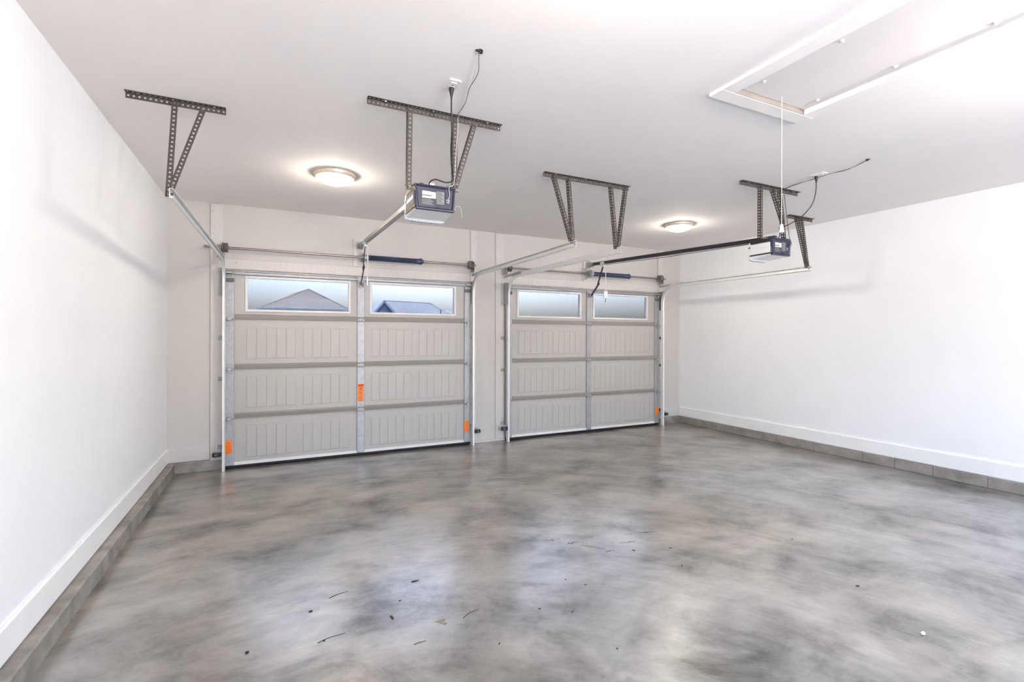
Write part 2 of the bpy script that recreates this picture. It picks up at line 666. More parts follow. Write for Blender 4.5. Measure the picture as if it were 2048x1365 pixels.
# painted boards round the garage doors
def boardt(name, x0, x1, z0, z1, label, th=.022):
    struct(name, box(new(), x0, x1, D - th, D, z0, z1, .003), 'board', label, 'board')
boardt('trim_5', -0.595, -0.475, 0.10, H - .012, 'white upright board left of the wider garage door')
boardt('trim_6', 2.362, 2.450, 0.03, H - .012, 'white upright board right of the wider garage door')
boardt('trim_7', 2.729, 2.858, 0.03, H - .012, 'white upright board left of the right-hand garage door')
boardt('trim_8', 5.628, 5.735, 0.10, H - .012, 'white upright board right of the right-hand garage door')
boardt('trim_9', -0.474, 2.361, DTOP + .012, 2.262, 'white header board above the wider garage door', .018)
boardt('trim_10', 2.859, 5.627, DTOP + .012, 2.262, 'white header board above the right-hand garage door', .018)
boardt('trim_11', 0.862, 1.022, 2.263, 2.592, 'white spring mounting board above the wider door', .02)
boardt('trim_12', 4.163, 4.323, 2.263, 2.592, 'white spring mounting board above the right-hand door', .02)
struct('trim_13', box(new(), 2.36, 2.87, D - .03, D, 0.0, 0.028, .004), 'board', 'thin white sill strip at the foot of the pier between doors', 'sill')

# nail heads and screws on boards
def dots(thing_name, parent, pts, r=.004, y=None):
    for (x, z, yy) in pts:
        b = new()
        lathe(b, [(r, 0), (r, .002)], 8, (x, yy, z), 'y')
        obj(thing_name, b, 'screw', parent)
rn = random.Random(5)
par = {o.name: o for o in bpy.data.objects}
dots('screw', par['trim_9'], [(x, 2.215 + rn.uniform(-.04, .03), D - .020) for x in (-.36, -.35, .08, .62, .66, 1.3, 1.8)])
dots('screw', par['trim_5'], [(-.57 + rn.uniform(-.01, .01), z, D - .024) for z in (2.76, 2.6, 2.52, 2.38, 2.2)])
dots('screw', par['trim_7'], [(2.80, 2.66, D - .024), (2.79, 1.46, D - .024), (2.82, .3, D - .024)])
dots('screw', par['trim_10'], [(x, 2.22 + rn.uniform(-.04, .03), D - .020) for x in (3.3, 3.8, 4.6, 5.1)])


# ------------------------------------------------------------------ garage doors
JT = [0.541, 1.070, 1.608]          # joints between the sections
FY = D - .040                       # inner face of the flat panels
SY = D - .064                       # inner face of the stiles


def plank_mesh(w, h):
    b = new()
    box(b, -w / 2, w / 2, -.005, .002, -h / 2, h / 2, .0035)
    bmesh.ops.recalc_face_normals(b, faces=list(b.faces))
    me = bpy.data.meshes.new('plank')
    b.to_mesh(me)
    b.free()
    me.materials.append(M['door'])
    return me


def sticker(th, parent, x0, x1, z0, z1, y, big):
    s = th.part('warning_sticker', box(new(), x0, x1, y - .0015, y, z0, z1), 'orange', parent, label='orange warning sticker')
    b = new()
    if big:
        box(b, x0 + .004, x1 - .004, y - .002, y - .0012, z1 - .036, z1 - .006)
        obj('sticker_header', b, 'orange_dark', parent, off=th.loc)
    b = new()
    w = x1 - x0
    k = 8 if big else 5
    for i in range(k):
        zz = z0 + (z1 - z0 - .05) * (i + .6) / k
        box(b, x0 + w * .14, x1 - w * RNG.uniform(.14, .4), y - .0022, y - .0013, zz, zz + .0035)
    if big:
        box(b, x0 + w * .12, x1 - w * .12, y - .0026, y - .0018, z1 - .020, z1 - .016)
        box(b, x0 + w * .12, x1 - w * .12, y - .0026, y - .0018, z1 - .029, z1 - .026)
        prism(b, [(x0 + w * .45, z1 - .062), (x0 + w * .62, z1 - .045), (x0 + w * .66, z1 - .05), (x0 + w * .5, z1 - .07)], 'y', y - .0026, y - .0018)
    else:
        box(b, x0 + w * .2, x1 - w * .35, y - .0024, y - .0016, z1 - .03, z1 - .024)
    obj('sticker_print', b, 'print' if big else 'orange_dark', parent, off=th.loc, kind='stuff')


def garage_door(name, c, hw, label, wins, groups, stickers, extra_offset=0.0):
    th = Thing(name, (c, D, 0), label, 'garage door', kind='structure')
    x0, x1 = c - hw, c + hw
    zb = 0.035
    zs = [zb] + JT + [DTOP]
    pw = groups[0][1] / 5
    me = plank_mesh(pw - .006, .335)
    es, cs = .086, .082           # end stile and centre stile widths
    for i in range(4):
        za, zt = zs[i] + .0004, zs[i + 1] - .0004
        b = new()
        if i < 3:
            box(b, x0, x1, FY, D - .002, za, zt)
        else:
            w1, w2 = wins
            zl, zh = 1.706, 2.072
            box(b, x0, x1, FY, D - .002, za, zl)
            box(b, x0, x1, FY, D - .002, zh, zt)
            for (a, d) in ((x0, w1[0]), (w1[1], w2[0]), (w2[1], x1)):
                box(b, a, d, FY, D - .002, zl, zh)
        sec = th.part('section', b, 'door')
        if i < 3:
            zc = (0.2775, 0.815, 1.348)[i]
            for gx, gw in groups:
                # sunken surround drawn by a thin raised bead
                bb = new()
                g0, g1 = c + gx - .012, c + gx + gw + .012
                za2, zt2 = zc - .1675 - .012, zc + .1675 + .012
                for (a, d, e, f) in ((g0, g1, za2 - .004, za2 + .002), (g0, g1, zt2 - .002, zt2 + .004),
                                     (g0 - .004, g0 + .002, za2, zt2), (g1 - .002, g1 + .004, za2, zt2)):
                    box(bb, a, d, FY - .003, FY + .001, e, f)
                th.part('panel_bead', bb, 'door', sec)
                for k in range(5):
                    th.inst('plank', me, (c + gx + pw * (k + .5), FY, zc), sec)
        else:
            for (a, d) in wins:
                bb = new()
                zl, zh = 1.706, 2.072
                fw = .026
                for (p, q, r, s) in ((a - .012, d + .012, zl - .012, zl + fw - .012), (a - .012, d + .012, zh - fw + .012, zh + .012),
                                     (a - .012, a + fw - .012, zl + fw - .012, zh - fw + .012), (d - fw + .012, d + .012, zl + fw - .012, zh - fw + .012)):
                    box(bb, p, q, FY - .014, D, r, s, .003)
                fr = th.part('window_frame', bb, 'frame', sec)
                th.part('pane', box(new(), a + .012, d - .012, D - .022, D - .018, zl + .012, zh - .012), 'glass', sec)
        # bottom rail: leans inwards at its top edge, so its face looks down
        if i > 0:
            bb = new()
            prism(bb, [(FY, za + .056), (FY - .028, za + .050), (FY - .032, za + .044), (FY - .016, za + .001), (FY, za + .001)], 'x', x0 + es, x1 - es)
            th.part('rail', bb, 'door_rail', sec)
        # stiles
        sts = []
        for (a, d) in ((x0, x0 + es), (c - cs / 2, c + cs / 2), (x1 - es, x1)):
            bb = new()
            ztop = zt - (.10 if (i == 3 and a != c - cs / 2) else .004)
            box(bb, a, d, SY, FY + .002, za + .004, ztop, .0025)
            sts.append(th.part('stile', bb, 'galv', label='galvanised steel stile'))
            hb = new()
            for q in range(6):
                lathe(hb, [(.004, -.0015), (.0035, .0005)], 6, ((a + d) / 2 + RNG.choice((-.022, .022, 0)), SY - .0005, za + (zt - za) * (q + .6) / 6.4), 'y')
            th.part('rivets', hb, 'screw', sts[-1], kind='stuff')
        for (si, a, d, e, f, big) in stickers:
            if si[0] == i:
                sticker(th, sts[si[1]], a, d, e, f, SY - .001, big)
    # hinges and rollers at the joints
    for z in JT:
        for k, xx in enumerate((x0 + es / 2, c, x1 - es / 2)):
            b = new()
            w = es * .5 if k != 1 else cs * .5
            box(b, xx - w, xx + w, SY - .006, SY, z - .012, z + .014, .002)
            box(b, xx - w * .7, xx + w * .7, SY - .003, SY, z - .055, z + .06, .001)
            if k == 1:
                prism(b, [(xx - w * .6, z + .06), (xx + w * .6, z + .06), (xx, z + .105)], 'y', SY - .003, SY)
            tube(b, [(xx - w, SY - .010, z), (xx + w, SY - .010, z)], .007, 8)
            hg = th.part('hinge', b, 'galv_dull')
            if k != 1:
                s = -1 if k == 0 else 1
                b = new()
                xe = x0 if k == 0 else x1
                tube(b, [(xx, SY - .026, z), (xe + s * .012, SY - .030, z)], .0055, 8)
                box(b, xx - .02, xx + .02, SY - .034, SY - .004, z - .016, z + .016, .003)
                th.part('roller_stem', b, 'galv', hg)
    # top brackets with rollers
    for s, xe in ((-1, x0), (1, x1)):
        b = new()
        xa, xb = (xe, xe + es) if s < 0 else (xe - es, xe)
        box(b, xa, xb, SY - .004, FY, DTOP - .095, DTOP - .05, .002)
        box(b, xa + .006, xb - .004, SY - .05, SY, DTOP - .046, DTOP - .026, .003)
        box(b, xa + .006, xb - .004, SY - .01, SY, DTOP - .05, DTOP - .005, .002)
        tb = th.part('top_bracket', b, 'galv_dull')
        th.part('bracket_plate', box(new(), xa, xb, SY - .005, SY - .001, DTOP - .135, DTOP - .09), 'case_grey', tb)
        b = new()
        tube(b, [(xe - s * .07, SY - .036, DTOP - .062), (xe + s * .012, SY - .036, DTOP - .062)], .006, 8)
        th.part('roller_stem', b, 'galv', tb)
    # strut along the top edge
    b = new()
    prism(b, [(FY, DTOP - .004), (FY - .030, DTOP - .004), (FY - .034, DTOP - .010), (FY - .034, DTOP - .016), (FY - .012, DTOP - .019),
              (FY - .012, DTOP - .034), (FY - .036, DTOP - .037), (FY - .036, DTOP - .046), (FY, DTOP - .050)], 'x', x0 + .004, x1 - .004)
    th.part('top_strut', b, 'galv')
    # bottom edge
    b = new()
    prism(b, [(FY + .002, .066), (FY - .012, .062), (FY - .014, .036), (FY + .002, .034)], 'x', x0, x1)
    th.part('bottom_retainer', b, 'frame')
    b = new()
    prism(b, [(D - .004, .036), (FY - .006, .036), (FY - .010, .012), (FY + .004, .001), (D - .01, .001)], 'x', x0, x1)
    th.part('bottom_seal', b, 'rubber')
    # opener bracket on the centre stile
    b = new()
    box(b, c - .028, c + .028, SY - .006, SY, DTOP - .135, DTOP - .045, .002)
    box(b, c - .022, c - .018, SY - .05, SY, DTOP - .12, DTOP - .07, .001)
    box(b, c + .018, c + .022, SY - .05, SY, DTOP - .12, DTOP - .07, .001)
    tube(b, [(c - .026, SY - .038, DTOP - .098), (c + .026, SY - .038, DTOP - .098)], .006, 8)
    th.part('operator_bracket', b, 'galv_dull')
    return th


G1 = [(-1.203, .490), (-.633, .490), (.126, .490), (.713, .490)]
garage_door('door_1', D1C, D1W, 'wider grey panelled garage door with two windows, nearer the left wall',
            ((-0.258, 0.818), (1.058, 2.134)), G1,
            [((0, 0), -.452, -.388, .165, .307, False), ((1, 1), .912, .978, .650, .862, True), ((0, 2), 2.262, 2.325, .170, .316, False)])
G2 = [(-1.176, .476), (-.618, .476), (.122, .476), (.700, .476)]
garage_door('door_2', D2C, D2W, 'narrower-looking grey panelled garage door with two windows, nearer the right wall',
            ((3.052, 4.098), (4.334, 5.376)), G2,
            [((0, 2), 5.538, 5.602, .168, .290, False)])


# ------------------------------------------------------------------ tracks
TY = 5.925


def track(x, y_end, x_end, z_end, s, label, group='steel door tracks'):
    """s = direction from the track towards the door"""
    th = Thing('door_track', (x, TY, 0), label, 'track', group)
    R = 0.25
    zc = 1.985
    # profile: a along outward normal (across), b along s*x
    t = .0025
    h = .029
    lip = .025
    prof = [(-h, 0), (-h + t, t), (h - t, t), (h, 0), (h + .001, lip * .6), (h - .006, lip), (h - .009, lip - .002), (h - .004, lip * .55),
            (h - .004, t * 2), (-h + .004, t * 2), (-h + .004, lip * .55), (-h + .009, lip - .002), (-h + .006, lip), (-h - .001, lip * .6)]
    prof = [(-h, 0), (h, 0), (h, lip * .7), (h - .007, lip), (h - .010, lip - .002), (h - t, lip * .65), (h - t, t), (-h + t, t),
            (-h + t, lip * .65), (-h + .010, lip - .002), (-h + .007, lip), (-h, lip * .7)]

    def build(pts):
        b = new()
        fr = []
        for i, p in enumerate(pts):
            a = pts[max(0, i - 1)]
            c = pts[min(len(pts) - 1, i + 1)]
            tt = (c - a).normalized()
            w = V(s, 0, 0)
            w = (w - tt * w.dot(tt)).normalized()
            u = tt.cross(w) * s
            fr.append((u, w))
        sweep_profile(b, pts, fr, prof)
        return b
    th.part('vertical_track', build([V(x, TY, 0.004), V(x, TY, zc)]), 'track')
    arc = [V(x, TY - R + R * math.cos(a), zc + R * math.sin(a)) for a in [math.pi / 2 * i / 14 for i in range(15)]]
    arc = [V(x, TY, zc - .002)] + arc[1:]
    th.part('curved_track', build(arc), 'track')
    th.part('horizontal_track', build([V(x, TY - R + .001, zc + R), V((x + x_end) / 2, (TY - R + y_end) / 2, (zc + R + z_end) / 2), V(x_end, y_end, z_end)]), 'track')
    # flag bracket at the top of the upright
    b = new()
    box(b, x - s * .004 - .0015, x - s * .004 + .0015, TY - .02, D - .022, 1.86, 2.16)
    box(b, min(x - s * .004, x - s * .05), max(x - s * .004, x - s * .05), D - .026, D - .023, 1.86, 2.16)
    th.part('flag_bracket', b, 'galv_dull')
    # reinforcing angle to the horizontal run
    b = new()
    perf_angle(b, (x - s * .008, D - .03, 2.232), (x - s * .008, 5.52, 2.248), (0, 0, 1), (-s, 0, 0), .026, .018)
    th.part('track_angle', b, 'galv_dull')
    for z in (.245, .97, 1.41):
        b = new()
        xa, xb = sorted((x - s * .003, x - s * .050))
        box(b, xa, xb, D - .026, D - .0225, z - .022, z + .022, .001)
        box(b, x - s * .004 - .0015, x - s * .004 + .0015, TY + .02, D - .024, z - .020, z + .020)
        lathe(b, [(.009, -.007), (.009, 0)], 6, (x - s * .034, D - .026, z), 'y')
        th.part('jamb_bracket', b, 'galv_dull')
    # bolt at the free end
    b = new()
    lathe(b, [(.008, 0), (.008, .012)], 6, (x_end + s * (.003), y_end + .03, z_end), 'x')
    th.part('bolt', b, 'screw')
    return th


track(D1C - D1W - .017, 3.43, -.545, 2.268, 1, 'bright steel door track nearest the left wall')
track(D1C + D1W + .017, 3.56, 2.385, 2.245, -1, 'bright steel door track at the right edge of the wider door')
track(D2C - D2W - .017, 3.55, 2.862, 2.232, 1, 'steel door track at the left edge of the right-hand door')
track(D2C + D2W + .022, 3.54, 5.652, 2.235, -1, 'steel door track nearest the right wall')


# ------------------------------------------------------------------ torsion shafts
def torsion(x0, x1, dl, dr, sx0, sx1, c, label):
    y, z = 5.955, 2.366
    th = Thing('torsion_shaft', (c, y, z), label, 'shaft')
    th.part('shaft', tube(new(), [(x0, y, z), (x1, y, z)], .0125, 12), 'shaft')
    for x, s in ((dl, 1), (dr, -1)):
        b = new()
        # grooved cable drum
        pr = [(.014, -.03), (.03, -.03), (.03, -.024), (.057, -.024), (.057, -.019), (.048, -.016)]
        for k in range(5):
            pr += [(.050, -.014 + k * .006), (.047, -.011 + k * .006)]
        pr += [(.048, .017), (.053, .020), (.053, .026), (.024, .03), (.014, .032)]
        pr = [(r, h * s) for r, h in pr]
        lathe(b, pr, 26, (x, y, z), 'x')
        dm = th.part('cable_drum', b, 'drum')
        for a in (0.6, 2.2, 4.1):
            th.part('set_screw', lathe(new(), [(.005, .025 * s), (.005, .036 * s)], 6, (x, y + .02 * math.cos(a), z + .02 * math.sin(a)), 'x'), 'screw', dm)
        # end bearing plate
        b = new()
        xp = x - s * .042
        box(b, xp - .0015, xp + .0015, y - .035, D - .022, z - .09, z + .04, .001)
        xq0, xq1 = sorted((xp, xp - s * .04))
        box(b, xq0, xq1, D - .026, D - .0225, z - .10, z + .04)
        lathe(b, [(.024, -.008), (.024, .008)], 16, (xp, y, z), 'x')
        th.part('bearing_plate', b, 'galv_dull')
        # lift cable down to the bottom of the door
        b = new()
        tube(b, [(x - s * .01, y + .05, z), (x - s * .03, D - .075, .09)], .0016, 5)
        th.part('lift_cable', b, 'screw')
    # spring: wound coils
    b = new()
    pr = []
    n = int((sx1 - sx0) / .009)
    for k in range(n):
        h = sx0 + (sx1 - sx0) * k / n
        d = .009
        pr += [(.0275, h - c), (.0315, h - c + d * .25), (.0325, h - c + d * .5), (.0315, h - c + d * .75)]
    pr += [(.0275, sx1 - c)]
    lathe(b, pr, 18, (c, y, z), 'x')
    sp = th.part('spring', b, 'spring')
    b = new()
    lathe(b, [(.015, -.05), (.030, -.05), (.034, -.02), (.036, 0), (.040, .004), (.040, .016), (.022, .02), (.022, .04), (.013, .04)], 22, (sx1, y, z), 'x')
    th.part('winding_cone', b, 'spring', sp)
    b = new()
    lathe(b, [(.015, -.03), (.046, -.03), (.046, -.018), (.036, -.012), (.034, .02), (.015, .02)], 22, (sx0, y, z), 'x')
    th.part('stationary_cone', b, 'galv_dull', sp)
    b = new()
    xb = sx0 - .034
    box(b, xb - .002, xb + .002, y - .045, D - .02, z - .055, z + .055, .001)
    box(b, xb - .05, xb, D - .024, D - .0205, z - .085, z + .085, .001)
    lathe(b, [(.022, -.012), (.022, .012)], 16, (xb, y, z), 'x')
    for (dy, dz) in ((-.035, .04), (-.035, -.04)):
        lathe(b, [(.007, -.012), (.007, .012)], 6, (xb, y + dy, z + dz), 'x')
    th.part('centre_bracket', b, 'galv_dull')
    return th


torsion(-.644, 2.405, -.455, 2.328, 1.000, 1.655, D1C, 'steel torsion shaft with dark blue spring above the wider door')
torsion(2.765, 5.712, 2.893, 5.598, 4.262, 4.945, D2C, 'steel torsion shaft with dark blue spring above the right-hand door')


# ------------------------------------------------------------------ perforated hangers
def hanger(name, x0, x1, y, straps, label, group='perforated ceiling hangers', cat='hanger'):
    th = Thing(name, ((x0 + x1) / 2, y, H), label, cat, group)
    b = new()
    # corner on the ceiling at the far edge: one flange flat on the ceiling towards the camera, one hanging
    perf_angle(b, (x0, y + .034, H - .0005), (x1, y + .034, H - .0005), (0, -1, 0), (0, 0, -1), .036, .034)
    ang = th.part('ceiling_angle', b, 'iron')
    for f in (.12, .46, .88):
        xx = x0 + (x1 - x0) * f
        th.part('lag_screw', lathe(new(), [(.008, -.010), (.010, -.003)], 6, (xx, y + .016, H), 'z'), 'screw', ang)
    for (p0, p1, da, db) in straps:
        b = new()
        perf_angle(b, p0, p1, da, db)
        st = th.part('strap', b, 'iron')
        for q, dz in ((p0, -.012), (p1, .02)):
            o = Vector(q) + (Vector(p1) - Vector(p0)).normalized() * (.015 if q is p0 else -.02) + Vector(da).normalized() * .016
            th.part('bolt', lathe(new(), [(.008, -.008), (.008, .003)], 6, o, 'y'), 'screw', st)
    return th


BY = (0, 1, 0)
hanger('track_hanger', -.770, -.265, 3.487,
       [((-.546, 3.512, H - .006), (-.575, 3.492, 2.262), (1, 0, 0), BY), ((-.402, 3.516, H - .018), (-.560, 3.500, 2.315), (1, 0, 0), BY)],
       'dark perforated V hanger holding the track nearest the left wall')
hanger('track_hanger', 2.09, 3.02, 3.602,
       [((2.178, 3.628, H - .008), (2.352, 3.605, 2.275), (1, 0, 0), BY), ((2.336, 3.632, H - .014), (2.372, 3.611, 2.262), (1, 0, 0), BY),
        ((2.802, 3.632, H - .014), (2.852, 3.608, 2.248), (1, 0, 0), BY), ((2.975, 3.628, H - .008), (2.864, 3.602, 2.252), (1, 0, 0), BY)],
       'wide dark perforated hanger with two V struts between the two doors')
hanger('track_hanger', 5.35, 5.815, 3.602,
       [((5.505, 3.628, H - .006), (5.628, 3.572, 2.250), (1, 0, 0), BY), ((5.605, 3.632, H - .012), (5.646, 3.580, 2.250), (1, 0, 0), BY)],
       'small dark perforated hanger closest to the right wall')
hanger('opener_hanger', .500, 1.372, 2.936,
       [((.742, 2.964, H - .004), (.748, 3.008, 2.350), (1, 0, 0), BY), ((1.036, 2.966, H - .012), (1.049, 3.008, 2.400), (1, 0, 0), BY),
        ((1.172, 2.962, H - .018), (1.053, 3.002, 2.404), (1, 0, 0), BY)],
       'perforated hanger carrying the opener of the wider door')
hanger('opener_hanger', 3.790, 4.618, 2.998,
       [((4.068, 3.026, H - .004), (4.086, 3.040, 2.357), (1, 0, 0), BY), ((4.345, 3.028, H - .012), (4.372, 3.000, 2.357), (1, 0, 0), BY),
        ((4.236, 3.024, H - .018), (4.356, 3.000, 2.52), (1, 0, 0), BY)],
       'perforated hanger carrying the opener of the right-hand door')


# ------------------------------------------------------------------ openers
def opener(cx, yb, zb, railmat, label, arm, cordz, bag):
    """cx centre, yb = end facing the room, zb = bottom of case"""
    th = Thing('garage_door_opener', (cx, yb, zb), label, 'door opener', 'ceiling-hung door openers')
    w, L, h = .135, .225, .160
    # case: top shell and side panels
    b = new()
    box(b, cx - w + .004, cx + w - .004, yb + .012, yb + L, zb + .018, zb + h - .004, .006, 2)
    th.part('case', b, 'case_grey')
    b = new()
    box(b, cx - w, cx + w, yb + .012, yb + L + .012, zb + h - .034, zb + h, .008, 2)
    lid = th.part('top_cover', b, 'rail_dark' if bag else 'case_tan')
    b = new()
    for k in range(9):
        box(b, cx - .06 + k * .014, cx - .054 + k * .014, yb + .1, yb + .19, zb + h - .001, zb + h + .003)
    th.part('vent_ribs', b, 'case_grey', lid, kind='stuff')
    for s in (-1, 1):
        xs = cx + s * w
        b = new()
        xa, xb = sorted((xs - s * .004, xs + s * .002))
        box(b, xa, xb, yb + .022, yb + L, zb + .024, zb + h - .040, .002)
        side = th.part('side_lens', b, 'lens' if bag else 'case_grey')
        b = new()
        for k in range(10):
            yy = yb + .045 + k * .015
            xa, xb = sorted((xs + s * .001, xs + s * .003))
            box(b, xa, xb, yy, yy + .009, zb + .070, zb + .084 + (.008 if k in (0, 4, 7) else 0))
        th.part('raised_lettering', b, 'lens' if not bag else 'frame', side, kind='stuff')
        b = new()
        xa, xb = sorted((xs - s * .002, xs + s * .004))
        box(b, xa, xb, yb + .01, yb + L + .01, zb + .012, zb + .022, .001)
        th.part('side_trim', b, 'case_tan' if not bag else 'rail_dark')
    # navy end panel, slightly tapered to the bottom, with a raised rim
    b = new()
    def ring(y, e):
        return [V(cx - w - .002 + e, y, zb + h - e), V(cx + w + .002 - e, y, zb + h - e), V(cx + w - .010 - e, y, zb + e), V(cx - w + .010 + e, y, zb + e)]
    r0 = [b.verts.new(p) for p in ring(yb + .022, 0)]
    r1 = [b.verts.new(p) for p in ring(yb + .002, .002)]
    r2 = [b.verts.new(p) for p in ring(yb, .010)]
    r3 = [b.verts.new(p) for p in ring(yb + .008, .018)]
    for A, B in ((r0, r1), (r1, r2), (r2, r3)):
        for i in range(4):
            j = (i + 1) % 4
            b.faces.new([A[i], A[j], B[j], B[i]])
    b.faces.new(r3)
    b.faces.new(r0[::-1])
    ep = th.part('end_panel', b, 'navy')
    yl = yb + .0075
    def plate(nm, a, c2, e, f, m, kind=None):
        th.part(nm, box(new(), cx + a, cx + c2, yl - .0012, yl, zb + e, zb + f), m, ep, kind=kind)
    plate('rating_label', -.085, -.028, .094, .118, 'label')
    plate('rating_label', -.085, -.028, .074, .088, 'label')
    plate('rating_label', -.026, .004, .076, .116, 'label')
    plate('instruction_label', .010, .060, .044, .124, 'label_grey')
    b = new()
    for k in range(4):
        box(b, cx - .086, cx - .01 - .012 * (k % 2), yl - .001, yl, zb + .034 + k * .009, zb + .038 + k * .009)
    th.part('panel_print', b, 'label_grey', ep, kind='stuff')
    b = new()
    for k in range(5):
        box(b, cx - .082, cx - .034 + .004 * (k % 3), yl - .0018, yl - .001, zb + (.078, .083, .098, .105, .112)[k], zb + (.0795, .0845, .0995, .1065, .1135)[k])
    for k in range(9):
        box(b, cx + .013, cx + .056 - .008 * (k % 3), yl - .0018, yl - .001, zb + .050 + k * .008, zb + .053 + k * .008)
    th.part('label_print', b, 'print', ep, kind='stuff')
    b = new()
    lathe(b, [(.009, -.004), (.006, .0)], 14, (cx + .018, yl, zb + .026), 'y')
    th.part('knob', b, 'black', ep)
    for (dx, dz) in ((.078, .076), (.091, .072), (.088, .060), (.079, .062)):
        b = new()
        lathe(b, [(.0045, -.004), (.0045, 0)], 8, (cx + dx, yl, zb + dz), 'y')
        th.part('terminal', b, 'galv', ep)
    for dx in (-.09, .095):
        b = new()
        box(b, cx + dx - .012, cx + dx + .012, yb + .001, yb + .012, zb + h - .008, zb + h + .004, .002)
        th.part('clip', b, 'black', ep)
    # white lens: a flat plate under the case and a rounded cap at the front end
    b = new()
    hexa(b, [V(cx - w + .012, yb + .014, zb + .004), V(cx + w - .012, yb + .014, zb + .004), V(cx + w - .004, yb + L, zb - .012), V(cx - w + .004, yb + L, zb - .012)],
         [V(cx - w + .012, yb + .014, zb + .020), V(cx + w - .012, yb + .014, zb + .020), V(cx + w - .004, yb + L, zb + .020), V(cx - w + .004, yb + L, zb + .020)])
    ln = th.part('light_lens', b, 'lens')
    b = new()
    cap = [(0, .150), (.022, .142), (.048, .110), (.068, .064), (.074, .024), (.066, -.006), (.040, -.026), (.012, -.026), (0, -.014)]
    rr = []
    for k in range(13):
        f = -1 + 2 * k / 12
        q = (1 - abs(f) ** 4 * .32)
        rr.append([b.verts.new(V(cx + f * (w - .002), yb + L + .001 + dy * q, zb + (dz if dz > 0 else dz * (q if q > .4 else .4)))) for dy, dz in cap])
    for P0, P1 in zip(rr, rr[1:]):
        for i in range(len(cap)):
            j = (i + 1) % len(cap)
            fc = b.faces.new([P0[i], P0[j], P1[j], P1[i]])
            fc.smooth = True
    b.faces.new(rr[0][::-1])
    b.faces.new(rr[-1])
    cp = th.part('lens_cap', b, 'lens')
    b = new()
    for k in range(9):
        xx = cx - .088 + k * .022
        box(b, xx - .0035, xx + .0035, yb + L + .012, yb + L + .030, zb - .028, zb - .020, .001)
    th.part('lens_rib', b, 'label_grey', cp, kind='stuff')
    for s in (-1, 1):
        th.part('cap_screw', lathe(new(), [(.009, 0), (.006, s * .006)], 10, (cx + s * (w - .003), yb + L + .016, zb + .095), 'x'), 'screw', cp)
    # mounting ears beside the case for the straps
    for s in (-1, 1):
        xa, xb = sorted((cx + s * (w - .02), cx + s * (w + .045)))
        th.part('mounting_ear', box(new(), xa, xb, yb + .05, yb + .085, zb + h - .002, zb + h + .003, .001), 'case_tan')
    # rail to the header bracket, with belt below
    p0 = V(cx, yb + .06, zb + h + .016)
    p1 = V(cx, 5.962, 2.505)
    t = (p1 - p0).normalized()
    up = V(0, -t.z, t.y)
    b = new()
    rw, rh = .015, .021
    prof = [(-rw, rh), (rw, rh), (rw, -rh + .010), (rw + .007, -rh + .010), (rw + .007, -rh), (-rw - .007, -rh), (-rw - .007, -rh + .010), (-rw, -rh + .010)]
    sweep_profile(b, [p0, p1], [(V(1, 0, 0), up)] * 2, prof)
    rail = th.part('rail', b, railmat)
    b = new()
    q0 = p0 + t * (L + .01) - up * (rh + .006)
    q1 = V(cx, arm[0][1] + .02, 0)
    f = (q1.y - p0.y) / (p1.y - p0.y)
    q1 = p0 + (p1 - p0) * f - up * (rh + .012)
    tube(b, [q0 + V(-.004, 0, 0), q0.lerp(q1, .5) - V(.004, 0, .012), q1 + V(-.004, 0, 0)], .0032, 6)
    th.part('belt', b, 'black', rail)
    # pulley end and header bracket at the wall
    b = new()
    box(b, cx - .022, cx + .022, 5.90, 5.985, 2.478, 2.530, .004)
    box(b, cx - .030, cx - .026, 5.93, D - .021, 2.472, 2.536, .001)
    box(b, cx + .026, cx + .030, 5.93, D - .021, 2.472, 2.536, .001)
    box(b, cx - .034, cx + .034, D - .0245, D - .0205, 2.44, 2.57, .001)
    tube(b, [(cx - .036, 5.955, 2.504), (cx + .036, 5.955, 2.504)], .008, 8)
    th.part('header_bracket', b, 'galv_dull')
    # trolley
    ty = arm[0][1]
    f = (ty - p0.y) / (p1.y - p0.y)
    tz = p0.z + (p1.z - p0.z) * f
    b = new()
    box(b, cx - .026, cx + .026, ty - .06, ty + .06, tz - .034, tz - rh - .001, .004)
    box(b, cx - .026, cx - .0225, ty - .045, ty + .045, tz - .03, tz + .012, .001)
    box(b, cx + .0225, cx + .026, ty - .045, ty + .045, tz - .03, tz + .012, .001)
    box(b, cx - .012, cx + .012, ty - .025, ty + .03, tz - .062, tz - .03, .004)
    tr = th.part('trolley', b, 'plastic_bag')
    # door arm, two bolted bars
    b = new()
    A = [V(*p) for p in arm]
    A[0].z = tz - .05
    def bar(b, p, q, wd, off):
        d = (q - p).normalized()
        side = V(1, 0, 0)
        nn = d.cross(side).normalized()
        pr = [(-.004, -wd), (.004, -wd), (.004, wd), (-.004, wd)]
        sweep_profile(b, [p + V(off, 0, 0), q + V(off, 0, 0)], [(side, nn)] * 2, pr)
    bar(b, A[0], A[1] + (A[1] - A[0]).normalized() * .03, .013, -.004)
    th.part('door_arm', b, 'rail_dark', tr)
    b = new()
    bar(b, A[1] - (A[2] - A[1]).normalized() * .03, A[2], .015, .005)
    tube(b, [A[1] + V(-.014, 0, 0), A[1] + V(.016, 0, 0)], .007, 6)
    th.part('door_arm', b, 'spring', tr)
    # emergency release cord
    b = new()
    xk, yk = cx + .016, ty - .03
    tube(b, [(xk, yk, tz - .05), (xk + .002, yk, (tz + cordz) / 2), (xk, yk, cordz + .05)], .0035, 6)
    tube(b, [(xk, yk, tz - .05), (xk + .010, yk - .004, (tz + cordz) / 2 - .03), (xk + .003, yk, cordz + .05)], .0025, 6)
    rc = th.part('release_cord', b, 'rope', tr)
    b = new()
